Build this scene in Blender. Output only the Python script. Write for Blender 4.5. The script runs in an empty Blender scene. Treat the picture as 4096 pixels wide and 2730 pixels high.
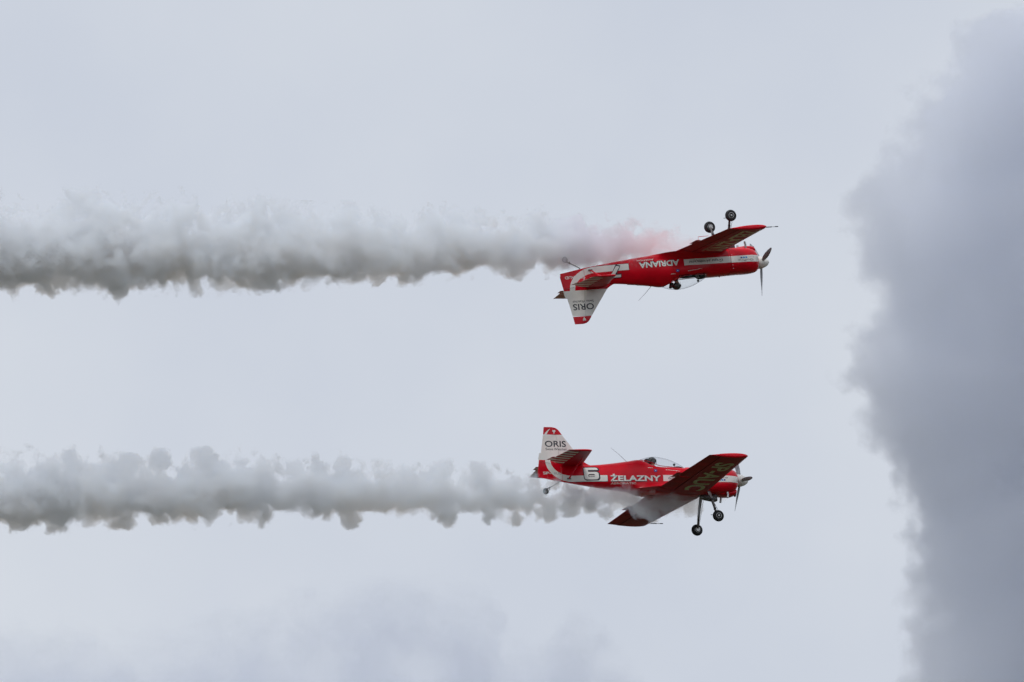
import bpy, bmesh, math, random
from mathutils import Vector, Matrix, noise

S = bpy.context.scene
COL = S.collection
R = math.radians

# ------------------------------------------------------------------ camera
PITCH = R(14.0)
DIST = 800.0
PXM = 136.0                       # photograph pixels (4096 wide) per metre at DIST
CAM = Vector((0, 0, 1.7))
Bx = Vector((1, 0, 0)); By = Vector((0, math.cos(PITCH), math.sin(PITCH))); Bz = Vector((0, -math.sin(PITCH), math.cos(PITCH)))
def vec(cx, cz, depth):           # direction given as right / up / away of the viewing axis
    return Bx * cx + Bz * cz + By * depth
def spot(X, Y, D=DIST):           # a real point in the air
    return CAM + vec((X - 2048) / PXM * D / DIST, (1365 - Y) / PXM * D / DIST, D)
cd = bpy.data.cameras.new('camera'); cam = bpy.data.objects.new('camera', cd); COL.objects.link(cam)
cd.sensor_width = 36; cd.lens = 36 * DIST / (4096 / PXM); cd.clip_start = 1; cd.clip_end = 60000
cam.location = CAM; cam.rotation_euler = (math.pi / 2 + PITCH, 0, 0)
S.camera = cam
S.view_settings.view_transform = 'Standard'; S.view_settings.look = 'None'
S.view_settings.exposure = 0; S.view_settings.gamma = 1; S.view_settings.use_curve_mapping = False
S.cycles.use_denoising = True; S.cycles.use_adaptive_sampling = True; S.cycles.adaptive_threshold = .045
S.cycles.volume_bounces = 10; S.cycles.max_bounces = 14; S.cycles.transparent_max_bounces = 12
S.cycles.volume_max_steps = 256

# ------------------------------------------------------------------ world: bright even overcast
SUN_EL, SUN_AZ = R(58), R(205)    # azimuth measured from +Y, clockwise: behind and to the left of the camera
w = bpy.data.worlds.new('World'); S.world = w; w.use_nodes = True
nt = w.node_tree; nt.nodes.clear()
N = nt.nodes.new; Lk = nt.links.new
out = N('ShaderNodeOutputWorld')
sky = N('ShaderNodeTexSky'); sky.sky_type = 'NISHITA'; sky.sun_disc = False
sky.sun_elevation = SUN_EL; sky.sun_rotation = SUN_AZ; sky.air_density = 1; sky.dust_density = 2; sky.ozone_density = 1
bgS = N('ShaderNodeBackground'); bgS.inputs[1].default_value = 0.08; Lk(sky.outputs[0], bgS.inputs[0])
tc = N('ShaderNodeTexCoord')
nz = N('ShaderNodeTexNoise'); nz.inputs['Scale'].default_value = 55; nz.inputs['Detail'].default_value = 5; nz.inputs['Roughness'].default_value = .5
Lk(tc.outputs['Generated'], nz.inputs['Vector'])
rp = N('ShaderNodeValToRGB'); e = rp.color_ramp.elements
e[0].position = .3; e[0].color = (.607, .652, .742, 1); e[1].position = .7; e[1].color = (.690, .728, .790, 1)
Lk(nz.outputs[0], rp.inputs[0])
bgC = N('ShaderNodeBackground'); bgC.inputs[1].default_value = 1.0; Lk(rp.outputs[0], bgC.inputs[0])
mx = N('ShaderNodeMixShader'); mx.inputs[0].default_value = .93
Lk(bgS.outputs[0], mx.inputs[1]); Lk(bgC.outputs[0], mx.inputs[2]); Lk(mx.outputs[0], out.inputs[0])

sl = bpy.data.lights.new('sun', 'SUN'); sl.energy = 1.5; sl.angle = R(12); sl.color = (1, .975, .94)
so = bpy.data.objects.new('sun', sl); COL.objects.link(so)
sd = Vector((math.sin(SUN_AZ) * math.cos(SUN_EL), math.cos(SUN_AZ) * math.cos(SUN_EL), math.sin(SUN_EL)))
so.rotation_euler = sd.to_track_quat('Z', 'Y').to_euler()

# ------------------------------------------------------------------ materials
def pmat(name, col, rough=.5, metal=0, coat=0, bump=0, bscale=40, vary=0, vscale=3, spec=.5):
    m = bpy.data.materials.new(name); m.use_nodes = True; t = m.node_tree; b = t.nodes['Principled BSDF']
    b.inputs['Base Color'].default_value = (*col, 1); b.inputs['Roughness'].default_value = rough
    b.inputs['Metallic'].default_value = metal; b.inputs['Coat Weight'].default_value = coat; b.inputs['Coat Roughness'].default_value = .12
    b.inputs['Specular IOR Level'].default_value = spec
    tcn = t.nodes.new('ShaderNodeTexCoord')
    if vary:
        n = t.nodes.new('ShaderNodeTexNoise'); n.inputs['Scale'].default_value = vscale; n.inputs['Detail'].default_value = 6
        t.links.new(tcn.outputs['Object'], n.inputs['Vector'])
        r = t.nodes.new('ShaderNodeValToRGB'); r.color_ramp.elements[0].position = .35; r.color_ramp.elements[1].position = .7
        r.color_ramp.elements[0].color = (*[c * (1 - vary) for c in col], 1); r.color_ramp.elements[1].color = (*[min(1, c * (1 + vary * .6)) for c in col], 1)
        t.links.new(n.outputs[0], r.inputs[0]); t.links.new(r.outputs[0], b.inputs['Base Color'])
    if bump:
        n = t.nodes.new('ShaderNodeTexNoise'); n.inputs['Scale'].default_value = bscale; n.inputs['Detail'].default_value = 3
        t.links.new(tcn.outputs['Object'], n.inputs['Vector'])
        bp = t.nodes.new('ShaderNodeBump'); bp.inputs['Strength'].default_value = bump; bp.inputs['Distance'].default_value = .02
        t.links.new(n.outputs[0], bp.inputs['Height']); t.links.new(bp.outputs[0], b.inputs['Normal'])
    return m
RED = pmat('red_paint', (.66, .0005, .014), .28, coat=.15, vary=.16, vscale=2.5, bump=.06, bscale=4, spec=.22)
REDW = pmat('red_wing_paint', (.46, .003, .014), .42, coat=.05, vary=.25, vscale=2.2, bump=.06, bscale=6, spec=.2)
WHITE = pmat('white_paint', (.83, .81, .77), .35, coat=.3, vary=.08, vscale=4)
CREAM = pmat('cream_wing_paint', (.72, .70, .45), .45, vary=.1)
STRIPE = pmat('pale_stripe_paint', (.70, .66, .50), .45, vary=.1)
NAVY = pmat('dark_navy_paint', (.012, .014, .028), .4)
BLUE = pmat('light_blue_paint', (.02, .28, .62), .4)
DBLUE = pmat('deep_blue_paint', (.01, .05, .30), .4)
OUTL = pmat('grey_outline_paint', (.30, .30, .31), .5)
RUBBER = pmat('rubber', (.012, .013, .016), .75, vary=.2, bump=.2, bscale=60)
METAL = pmat('brushed_metal', (.55, .55, .54), .35, metal=.85, vary=.2, vscale=20)
STEEL = pmat('grey_painted_steel', (.12, .11, .11), .45, metal=.3, vary=.2)
DARK = pmat('dark_gap', (.01, .008, .009), .8)
BLADE = pmat('grey_blade_paint', (.30, .31, .335), .4, vary=.15)
CLOTH = pmat('dark_flight_suit', (.035, .04, .05), .9, vary=.3, vscale=12, bump=.4, bscale=30)
SKIN = pmat('skin', (.52, .30, .21), .55)
HELM = pmat('dark_helmet', (.035, .033, .03), .3, coat=.5, vary=.3, vscale=8)
GLOVE = pmat('glove_leather', (.025, .025, .028), .6)
SEATM = pmat('seat_fabric', (.05, .05, .055), .9)
STRAP = pmat('red_harness_webbing', (.6, .16, .12), .8)
g = bpy.data.materials.new('canopy_glass'); g.use_nodes = True; t = g.node_tree; t.nodes.clear()
o_ = t.nodes.new('ShaderNodeOutputMaterial'); tr = t.nodes.new('ShaderNodeBsdfTransparent'); tr.inputs[0].default_value = (.95, .96, .965, 1)
gl = t.nodes.new('ShaderNodeBsdfGlossy'); gl.inputs['Roughness'].default_value = .04; gl.inputs['Color'].default_value = (.8, .82, .85, 1)
lw = t.nodes.new('ShaderNodeLayerWeight'); lw.inputs[0].default_value = .5; pw = t.nodes.new('ShaderNodeMath'); pw.operation = 'POWER'; pw.inputs[1].default_value = 5; t.links.new(lw.outputs['Facing'], pw.inputs[0])
fr = t.nodes.new('ShaderNodeMath'); fr.operation = 'MULTIPLY_ADD'; fr.inputs[1].default_value = .45; fr.inputs[2].default_value = .035; t.links.new(pw.outputs[0], fr.inputs[0]); ms = t.nodes.new('ShaderNodeMixShader')
p2 = t.nodes.new('ShaderNodeMath'); p2.operation = 'POWER'; p2.inputs[1].default_value = 7; t.links.new(lw.outputs['Facing'], p2.inputs[0]); mc = t.nodes.new('ShaderNodeMix'); mc.data_type = 'RGBA'; mc.inputs[6].default_value = (.95, .96, .965, 1); mc.inputs[7].default_value = (.35, .38, .40, 1); t.links.new(p2.outputs[0], mc.inputs[0]); t.links.new(mc.outputs[2], tr.inputs[0])
t.links.new(fr.outputs[0], ms.inputs[0]); t.links.new(tr.outputs[0], ms.inputs[1]); t.links.new(gl.outputs[0], ms.inputs[2]); t.links.new(ms.outputs[0], o_.inputs[0])
GLASS = g

# ------------------------------------------------------------------ helpers
def link(o, parent=None):
    COL.objects.link(o)
    if parent is not None: o.parent = parent
    return o
class MB:                                    # mesh builder: several materials in one mesh
    def __init__(s): s.v = []; s.f = []; s.m = []; s.mats = []; s.sm = []
    def mi(s, mat):
        if mat not in s.mats: s.mats.append(mat)
        return s.mats.index(mat)
    def add(s, vs, fs, mat, smooth=True):
        b = len(s.v); s.v += [tuple(v) for v in vs]; k = s.mi(mat)
        for f in fs: s.f.append([b + i for i in f]); s.m.append(k); s.sm.append(smooth)
    def loft(s, rings, mat, closed=True, cap0=True, cap1=True, smooth=True, matf=None):
        n = len(rings[0]); vs = [p for r in rings for p in r]; b = len(s.v); s.v += [tuple(v) for v in vs]
        for i in range(len(rings) - 1):
            for j in range(n if closed else n - 1):
                j2 = (j + 1) % n
                mm = mat if matf is None else matf(i, j)
                if mm is None: continue
                s.f.append([b + i * n + j, b + i * n + j2, b + (i + 1) * n + j2, b + (i + 1) * n + j]); s.m.append(s.mi(mm)); s.sm.append(smooth)
        if cap0: s.f.append([b + j for j in range(n)][::-1]); s.m.append(s.mi(mat)); s.sm.append(False)
        if cap1: s.f.append([b + (len(rings) - 1) * n + j for j in range(n)]); s.m.append(s.mi(mat)); s.sm.append(False)
    def box(s, c, d, mat, rot=None):
        c = Vector(c); vs = []
        for x in (-.5, .5):
            for y in (-.5, .5):
                for z in (-.5, .5):
                    p = Vector((x * d[0], y * d[1], z * d[2]))
                    if rot is not None: p = rot @ p
                    vs.append(c + p)
        s.add(vs, [(0, 1, 3, 2), (4, 6, 7, 5), (0, 4, 5, 1), (2, 3, 7, 6), (0, 2, 6, 4), (1, 5, 7, 3)], mat, False)
    def tube(s, pts, rad, mat, n=10, flat=1.0):
        pts = [Vector(p) for p in pts]; rings = []
        for i, p in enumerate(pts):
            d = (pts[min(i + 1, len(pts) - 1)] - pts[max(i - 1, 0)]).normalized()
            a = d.cross(Vector((0, 1, 0)));
            if a.length < .1: a = d.cross(Vector((1, 0, 0)))
            a.normalize(); b = d.cross(a)
            rr = rad[i] if isinstance(rad, (list, tuple)) else rad
            rings.append([p + a * rr * math.cos(k * 2 * math.pi / n) + b * rr * flat * math.sin(k * 2 * math.pi / n) for k in range(n)])
        s.loft(rings, mat)
    def lathe(s, prof, org, axis, mat, n=32, matf=None):   # prof: (distance along axis, radius)
        axis = Vector(axis).normalized(); a = axis.orthogonal().normalized(); b = axis.cross(a); org = Vector(org)
        rings = [[org + axis * d + (a * math.cos(k * 2 * math.pi / n) + b * math.sin(k * 2 * math.pi / n)) * max(r, .0005) for k in range(n)] for d, r in prof]
        s.loft(rings, mat, matf=matf)
    def build(s, name, parent=None):
        me = bpy.data.meshes.new(name); me.from_pydata(s.v, [], s.f)
        for m in s.mats: me.materials.append(m)
        me.polygons.foreach_set('material_index', s.m); me.polygons.foreach_set('use_smooth', s.sm)
        bm = bmesh.new(); bm.from_mesh(me); bmesh.ops.recalc_face_normals(bm, faces=bm.faces); bm.to_mesh(me); bm.free()
        me.update()
        try: me.set_sharp_from_angle(angle=R(38))
        except Exception: pass
        return link(bpy.data.objects.new(name, me), parent)
def interp(tab, x):                           # tab sorted by descending x, linear + smooth
    if x >= tab[0][0]: return tab[0][1:]
    for a, b in zip(tab, tab[1:]):
        if x >= b[0]:
            t = (a[0] - x) / (a[0] - b[0]); return tuple(p + (q - p) * t for p, q in zip(a[1:], b[1:]))
    return tab[-1][1:]
def smooth_tab(tab, step):                    # catmull-rom resampling of a station table
    out = []; n = len(tab)
    for i in range(n - 1):
        p0 = tab[max(i - 1, 0)]; p1 = tab[i]; p2 = tab[i + 1]; p3 = tab[min(i + 2, n - 1)]
        k = max(1, int(round(abs(p1[0] - p2[0]) / step)))
        for j in range(k):
            t = j / k; row = []
            for q in range(len(p1)):
                if q == 0: row.append(p1[0] + (p2[0] - p1[0]) * t); continue
                d1 = (p2[q] - p0[q]) / (p2[0] - p0[0]) * (p2[0] - p1[0]); d2 = (p3[q] - p1[q]) / (p3[0] - p1[0]) * (p2[0] - p1[0])
                row.append((2 * t**3 - 3 * t**2 + 1) * p1[q] + (t**3 - 2 * t**2 + t) * d1 + (-2 * t**3 + 3 * t**2) * p2[q] + (t**3 - t**2) * d2)
            out.append(tuple(row))
    out.append(tab[-1]); return out

# --- flat artwork (text and shapes) laid on a curved skin ----------------------------------
def text2d(body, height, width, bold=0.0, shear=0.0, space=1.0):
    c = bpy.data.curves.new('lettering', 'FONT'); c.body = body; c.offset = bold; c.resolution_u = 4; c.shear = shear; c.space_character = space
    o = bpy.data.objects.new('lettering', c); COL.objects.link(o)
    me = bpy.data.meshes.new_from_object(o); bpy.data.objects.remove(o); bpy.data.curves.remove(c)
    vs = [v.co.copy() for v in me.vertices]; fs = [list(p.vertices) for p in me.polygons]; bpy.data.meshes.remove(me)
    x0 = min(v.x for v in vs); x1 = max(v.x for v in vs)
    h = .729                                   # cap height of the font at size 1
    return [((v.x - x0) / (x1 - x0) * width, v.y / h * height) for v in vs], fs
def poly2d(pts): return list(pts), [list(range(len(pts)))]
def rect2d(a, b, c, d): return poly2d([(a, b), (c, b), (c, d), (a, d)])
def tfm(art, f): return [f(*p) for p in art[0]], art[1]
def cuts(art, us=(), vs=(), line=None, side=0):
    bm = bmesh.new(); bv = [bm.verts.new((p[0], p[1], 0)) for p in art[0]]
    for f in art[1]:
        try: bm.faces.new([bv[i] for i in f])
        except ValueError: pass
    for k, L in ((0, us), (1, vs)):
        for c in L:
            nrm = (1, 0, 0) if k == 0 else (0, 1, 0); co = (c, 0, 0) if k == 0 else (0, c, 0)
            bmesh.ops.bisect_plane(bm, geom=bm.verts[:] + bm.edges[:] + bm.faces[:], plane_co=co, plane_no=nrm)
    if line:
        (x0, z0), (x1, z1) = line; nn = Vector((z1 - z0, -(x1 - x0), 0))
        bmesh.ops.bisect_plane(bm, geom=bm.verts[:] + bm.edges[:] + bm.faces[:], plane_co=(x0, z0, 0), plane_no=nn, clear_outer=side > 0, clear_inner=side < 0)
    bm.verts.index_update(); bm.verts.ensure_lookup_table()
    for i, v in enumerate(bm.verts): v.index = i
    r = ([(v.co.x, v.co.y) for v in bm.verts], [[v.index for v in f.verts] for f in bm.faces]); bm.free(); return r
def frange(a, b, s):
    r = []; x = a
    while x < b: r.append(x); x += s
    return r

# ------------------------------------------------------------------ ground: one sheet of grassland to the horizon
gm = bpy.data.materials.new('grassland'); gm.use_nodes = True; t = gm.node_tree; b = t.nodes['Principled BSDF']; b.inputs['Roughness'].default_value = 1; b.inputs['Specular IOR Level'].default_value = .1
tcn = t.nodes.new('ShaderNodeTexCoord'); n = t.nodes.new('ShaderNodeTexNoise'); n.inputs['Scale'].default_value = .02; n.inputs['Detail'].default_value = 10; t.links.new(tcn.outputs['Object'], n.inputs['Vector'])
r = t.nodes.new('ShaderNodeValToRGB'); r.color_ramp.elements[0].color = (.028, .031, .016, 1); r.color_ramp.elements[1].color = (.062, .058, .032, 1); r.color_ramp.elements[0].position = .35; r.color_ramp.elements[1].position = .7
t.links.new(n.outputs[0], r.inputs[0]); t.links.new(r.outputs[0], b.inputs['Base Color'])
mb = MB(); gn = 24
mb.add([((i / gn - .5) * 60000, (j / gn - .5) * 60000, 0) for i in range(gn + 1) for j in range(gn + 1)], [(i * (gn + 1) + j, (i + 1) * (gn + 1) + j, (i + 1) * (gn + 1) + j + 1, i * (gn + 1) + j + 1) for i in range(gn) for j in range(gn)], gm, False)
go = mb.build('ground'); go['kind'] = 'structure'

# ------------------------------------------------------------------ aeroplane (x forward from the spinner tip, y left, z up; metres)
ZC = -.07
ST = smooth_tab([   # x, half width, top, bottom, exponent above, exponent below
    (-.425, .28, .23, -.25, 2.2, 2.3), (-.45, .325, .262, -.30, 2.2, 2.4), (-.50, .37, .285, -.36, 2.3, 2.5), (-.60, .42, .30, -.41, 2.5, 2.8), (-.78, .465, .31, -.45, 2.7, 3.0),
    (-1.05, .46, .31, -.46, 2.8, 3.2), (-1.40, .45, .325, -.46, 2.8, 3.4), (-1.75, .44, .34, -.47, 2.8, 3.6), (-2.02, .435, .335, -.47, 3.0, 3.6),
    (-2.12, .43, .29, -.47, 4.5, 3.6), (-2.5, .425, .30, -.46, 5.0, 3.6), (-2.92, .41, .33, -.45, 4.6, 3.6), (-3.12, .40, .40, -.44, 3.4, 3.6), (-3.42, .385, .545, -.42, 2.5, 3.6),
    (-3.81, .345, .50, -.385, 2.3, 3.4), (-4.32, .285, .43, -.335, 2.2, 3.2), (-4.85, .215, .375, -.28, 2.2, 3.0), (-5.3, .15, .36, -.225, 2.2, 2.8),
    (-5.7, .065, .345, -.175, 2.2, 2.5), (-5.86, .028, .34, -.15, 2.2, 2.4)], .05)
def sec(x):
    return interp(ST, x)
def fus_y(x, z):
    w_, zt, zb, nu, nl = sec(x); h = (zt - ZC) if z > ZC else (ZC - zb); n = nu if z > ZC else nl
    q = min(1, abs((z - ZC) / h)); return w_ * max(0, 1 - q ** n) ** (1 / n)
def ring(x, n=64):
    w_, zt, zb, nu, nl = sec(x); r = []
    for k in range(n):
        a = 2 * math.pi * k / n; c, s_ = math.cos(a), math.sin(a); e_ = nu if s_ >= 0 else nl
        h = (zt - ZC) if s_ >= 0 else (ZC - zb)
        r.append((x, w_ * math.copysign(abs(c) ** (2 / e_), c), ZC + h * math.copysign(abs(s_) ** (2 / e_), s_)))
    return r
def foil(c, T, m=.0):           # half thickness at chord fraction c
    return 5 * T * (.2969 * math.sqrt(max(c, 0)) - .126 * c - .3516 * c * c + .2843 * c**3 - .1030 * c**4)
# fin outline
LE = [(.30, -4.80), (.36, -4.93), (.42, -5.08), (.51, -5.20), (.66, -5.31), (.88, -5.48), (1.27, -5.775), (1.38, -5.85), (1.44, -5.90), (1.485, -5.98), (1.50, -6.08)]
TE = [(-.13, -6.585), (-.03, -6.61), (.50, -6.52), (.7, -6.475), (1.27, -6.365), (1.50, -6.33)]
def tab1(T, z):
    if z <= T[0][0]: return T[0][1]
    for a, b in zip(T, T[1:]):
        if z <= b[0]: return a[1] + (b[1] - a[1]) * (z - a[0]) / (b[0] - a[0])
    return T[-1][1]
def hinge(z): return -5.86 + (z + .1) * (-.11 / 1.37)
def fin_le(z): return tab1(LE, z) if z > .36 else -4.93
def fin_y(x, z):
    le, te = fin_le(z), tab1(TE, z); c = min(1, max(0, (le - x) / (le - te)))
    t_ = .052 * max(.5, 1 - .35 * (z / 1.5)); q = max(0, 1 - ((z - 1.40) / .10) ** 2) ** .5 if z > 1.40 else 1
    return max(.004, t_ * foil(c, .2) * 5 * (.3 + .7 * q) + .006 * (1 - c))
# wing
ZT = .40
def wing_geo(r):      # leading x, trailing x, z, thickness ratio at span station r
    t_ = (r - .4) / 3.85
    return -1.47 - .17 * t_, -3.08 + .22 * t_, -.415 + .095 * t_, .165 - .045 * t_

def art_on(mb, art, mat, f):
    vs = [f(*p) for p in art[0]]; mb.add(vs, art[1], mat, False)

def make_plane(side, number, big, small, tailreg, wing_text):
    """side = -1: the right side carries the writing (it faces the viewer); +1: the left side"""
    root = bpy.data.objects.new('aerobatic_plane', None); link(root); root.empty_display_size = 1
    P = {}
    SEG = 64
    # ---- fuselage with cowling split at the firewall
    def hole(x, y, z): return -3.02 < x < -2.16 and abs(y) < .34 and z > .2
    xs = [s_[0] for s_ in ST]
    def loftpart(mb, sel, capf, capb, holes=False):
        rings = [ring(x, SEG) for x in sel]
        def mf(i, j):
            if holes:
                a = rings[i][j]; b = rings[i + 1][(j + 1) % SEG]
                if hole((a[0] + b[0]) / 2, (a[1] + b[1]) / 2, (a[2] + b[2]) / 2): return None
            return RED
        mb.loft(rings, RED, cap0=capf, cap1=capb, matf=mf)
    fx0 = -1.375
    fus = MB(); loftpart(fus, [fx0] + [x for x in xs if x < fx0], True, True, True)
    cow = MB(); cs = [x for x in xs if x > fx0 + .012] + [fx0 + .010]
    loftpart(cow, cs, True, True)
    # decals
    def onf(off, s_=side):
        return lambda x, z: (x, s_ * (fus_y(x, z) + off), z)
    def put(mb, art, mat, off, s_=side):
        a = cuts(art, frange(-6, -.3, .1), frange(-.4, .5, .04)); art_on(mb, a, mat, onf(off, s_))
    def txt(mb, body, x0, x1, z0, h, mat, off, bold=0, shear=0, s_=side, drop=None, slope=0):
        a = text2d(body, h, abs(x1 - x0), bold, shear)
        if s_ < 0: g_ = lambda u, v: (min(x0, x1) + u, z0 + v + slope * u)
        else: g_ = lambda u, v: (max(x0, x1) - u, z0 + v + slope * u)
        a = tfm(a, g_)
        if drop: put(mb, tfm(a, lambda u, v: (u + drop[0], v + drop[1])), NAVY, off - .002, s_)
        put(mb, a, mat, off, s_)
    STZ0, STZ1 = -.165, .02
    for s_ in (-1, 1):
        put(fus, rect2d(-4.52, STZ0 - .012, -5.50, STZ1), NAVY, .002, s_)
        put(fus, rect2d(-4.53, STZ0, -5.52, STZ1), WHITE, .004, s_)
        put(fus, rect2d(-2.84, STZ0, fx0 - .004, STZ1), WHITE, .004, s_)
        put(cow, rect2d(fx0 + .012, STZ0, -.46, STZ1 + .01), WHITE, .004, s_)
        # arc sweeping up from the stripe towards the fin
        arc = []
        for k in range(19):
            a = math.pi / 2 * k / 18
            arc.append((-5.52 - .84 * math.sin(a), .50 - (.50 - STZ0) * math.cos(a)))
        inn = []
        for k in range(18, -1, -1):
            a = math.pi / 2 * k / 18
            inn.append((-5.52 - .68 * math.sin(a), .50 - (.50 - STZ1) * math.cos(a)))
        ARC = ([p for p in arc + inn], [[k, k + 1, 36 - k, 37 - k] for k in range(18)])
        P.setdefault('arc', ARC)
        put(fus, cuts(ARC, line=((-5.855, 0), (-5.855, 1)), side=-1), WHITE, .0035, s_)
    txt(fus, number, -5.21, -4.80, -.115, .33, WHITE, .010, bold=.055, drop=(.022 * -side, -.022)) if False else None
    # number with a dark outline
    if number == '6':
        def blk(gr):      # squared extended 6: outer shell with a notch and a counter
            def rr_(x0, z0, x1, z1, r, n=5):
                o = []
                for cx_, cz_, a0 in ((x1 - r, z1 - r, 0), (x0 + r, z1 - r, 90), (x0 + r, z0 + r, 180), (x1 - r, z0 + r, 270)):
                    o += [(cx_ + r * math.cos(R(a0 + 90 * k / n)), cz_ + r * math.sin(R(a0 + 90 * k / n))) for k in range(n + 1)]
                return o
            parts = []
            T = .105 + 2 * gr
            def strip(x0, z0, x1, z1): parts.append(rect2d(x0, z0, x1, z1))
            W, H = .37, .355
            # ring of the lower bowl + left stem + top bar, each piece butting the next
            out_ = rr_(-gr, -gr, W + gr, .222 + gr, .07); inn_ = rr_(T - 2 * gr, .070 + gr, W - T + 2 * gr, .222 - .068 - gr, .02)
            n_ = len(out_); parts.append((out_ + inn_, [[k, (k + 1) % n_, n_ + (k + 1) % n_, n_ + k] for k in range(n_)]))
            strip(-gr, .17, T - gr, H + gr - .05); parts.append(poly2d([(-gr, H + gr - .05), (W - .01 + gr, H + gr - .05), (W - .02 + gr, H + gr - .02), (W - .06, H + gr), (.05, H + gr), (0, H + gr - .02)]))
            strip(T - gr, H - .075 - gr, W - .01 + gr, H + gr - .05); return parts
        a = blk(.018); b = blk(0)
    else: a = [text2d(number, .32, .36, .085)]; b = [text2d(number, .32, .36, .035)]
    sx = -side
    def place_num(u, v, dx=0, dz=0):
        if number == '6': u, v = u * 1.17, v * 1.04
        return ((-5.22 + u + dx, -.105 + v + dz) if side < 0 else (-4.78 - u + dx, -.105 + v + dz))
    for q in a: put(fus, tfm(q, lambda u, v: place_num(u, v)), NAVY, .006); put(fus, tfm(q, lambda u, v: place_num(u, v, .018, -.014)), NAVY, .0055)
    for q in b: put(fus, tfm(q, lambda u, v: place_num(u, v)), WHITE, .009)
    txt(fus, big, -4.44 if side < 0 else -4.22, -2.92 if side < 0 else -2.99, -.160, .165, WHITE, .009, bold=.035, drop=(.014, -.014))
    if side < 0: txt(fus, small, -4.44, -3.68, -.255, .052, WHITE, .006, bold=.01)
    else: txt(fus, small, -3.76, -4.26, -.255, .052, WHITE, .006, bold=.01)
    txt(fus, 'Grupa akrobacyjna', -2.68, -1.62, -.105, .085, NAVY, .007, bold=.004, shear=.45)
    txt(fus, 'pilot', -2.42, -2.30, .14, .018, WHITE, .006, bold=.01)
    g0 = -1.31 if side < 0 else -1.14
    txt(cow, 'GoPro', g0, g0 + .48, -.055, .06, STEEL, .008, bold=-.004)
    for k, mm in enumerate((BLUE, BLUE, DBLUE)):
        x_ = -.86 + k * .065 if side < 0 else -.62 - k * .065
        x_ = (g0 + .20 + k * .075) if side < 0 else (g0 + .23 - k * .075)
        put(cow, rect2d(x_, -.125, x_ + .052, -.080), mm, .008)
    txt(cow, 'Be a HERO.', g0 + (0 if side < 0 else .33), g0 + (.17 if side < 0 else .50), -.115, .02, STEEL, .008)
    # round crest and tiny name below the canopy
    cx, cz = -3.06, .155
    put(fus, poly2d([(cx + .055 * math.cos(t_), cz + .045 * math.sin(t_)) for t_ in [k * math.pi / 10 for k in range(20)]]), DBLUE, .006)
    put(fus, poly2d([(cx - .03, cz + .02), (cx, cz + .005), (cx + .03, cz + .02), (cx + .012, cz - .01), (cx - .012, cz - .01)]), WHITE, .009)
    put(fus, rect2d(-3.28, .235, -3.18, .25), WHITE, .006)
    put(fus, poly2d([(-3.15 + .012 * math.cos(k), .243 + .012 * math.sin(k)) for k in [q * math.pi / 4 for q in range(8)]]), WHITE, .006)
    for k in range(7): put(fus, rect2d(-2.74 + k * .052, .175 - .004 * k, -2.74 + k * .052 + .04, .19 - .004 * k), WHITE, .006)
    # wing root fillets
    for s_ in (-1, 1):
        rows = []
        for k in range(25):
            x = -1.75 - 2.0 * k / 24
            sp = math.sin(min(1, (x + 3.78) / .75) * math.pi / 2) if x < -3.03 else 1
            zl_ = max(-.385, sec(x)[2] + .03); ext = .36 * max(0, sp) * (1 - .35 * max(0, (x + 2.6) / .9) if x > -2.6 else 1); row = []
            for q in range(10):
                t_ = q / 9; z = -.13 + (zl_ + .13) * (1 - (1 - t_) ** 1.5)
                row.append((x, s_ * (fus_y(x, z) - .012 + ext * t_ ** 1.8), z))
            row.append((x, s_ * max(0, fus_y(x, zl_) - .05), zl_ - .025)); rows.append(row)
        fus.loft(rows, RED, closed=False, cap0=False, cap1=False)
    fo = fus.build('fuselage', root)
    # cowling details: chin intake
    rings = []
    for x, hw, zt, zb in ((-1.12, .19, -.40, -.455), (-1.0, .22, -.38, -.485), (-.78, .24, -.36, -.505), (-.6, .235, -.33, -.50), (-.49, .21, -.30, -.47), (-.45, .17, -.30, -.43)):
        rings.append([(x, hw * math.copysign(abs(math.cos(a)) ** .7, math.cos(a)), (zt + zb) / 2 + (zt - zb) / 2 * math.copysign(abs(math.sin(a)) ** .8, math.sin(a))) for a in [k * 2 * math.pi / 24 for k in range(24)]])
    cow.loft(rings, RED)
    cow.lathe([(0, .13), (.004, .13)], (-.449, 0, -.365), (1, 0, 0), DARK, 20)
    for s_ in (-1, 1):                      # cheek air inlets
        cow.lathe([(0, .08), (.004, .078)], (-.428, s_ * .205, -.03), (1, s_ * .25, 0), DARK, 20)
    for k in range(5): cow.box((fx0 + .05, side * (fus_y(fx0, .05 - .0) + .001), .2 - k * .1), (.015, .006, .015), METAL)
    co = cow.build('engine_cowling', root)
    gap = MB(); gap.loft([[(x, y * .985, ZC + (z - ZC) * .985) for x, y, z in ring(fx0 + dx)] for dx in (-.02, .03)], DARK); gap.build('firewall', co)
    # oil cooler scoop
    mb = MB(); rr = []
    for x, hw, zt, zb in ((-1.60, .04, -.44, -.50), (-1.45, .09, -.44, -.60), (-1.12, .10, -.44, -.655), (-1.05, .095, -.44, -.645)):
        rr.append([(x, hw * math.copysign(abs(math.cos(a)) ** .4, math.cos(a)), (zt + zb) / 2 + (zt - zb) / 2 * math.copysign(abs(math.sin(a)) ** .4, math.sin(a))) for a in [k * 2 * math.pi / 16 for k in range(16)]])
    mb.loft(rr, STEEL); mb.box((-1.048, 0, -.545), (.006, .15, .15), DARK); mb.build('oil_cooler_scoop', root)
    for s_ in (-1, 1):
        mb = MB(); mb.tube([(-.80, s_ * .27, -.38), (-.79, s_ * .29, -.50), (-.81, s_ * .30, -.60)], [.030, .032, .034], METAL, 14)
        mb.lathe([(0, .028), (.002, .027)], (-.8105, s_ * .30, -.602), (0, 0, -1), DARK, 14); mb.build('exhaust_pipe', root)
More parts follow.
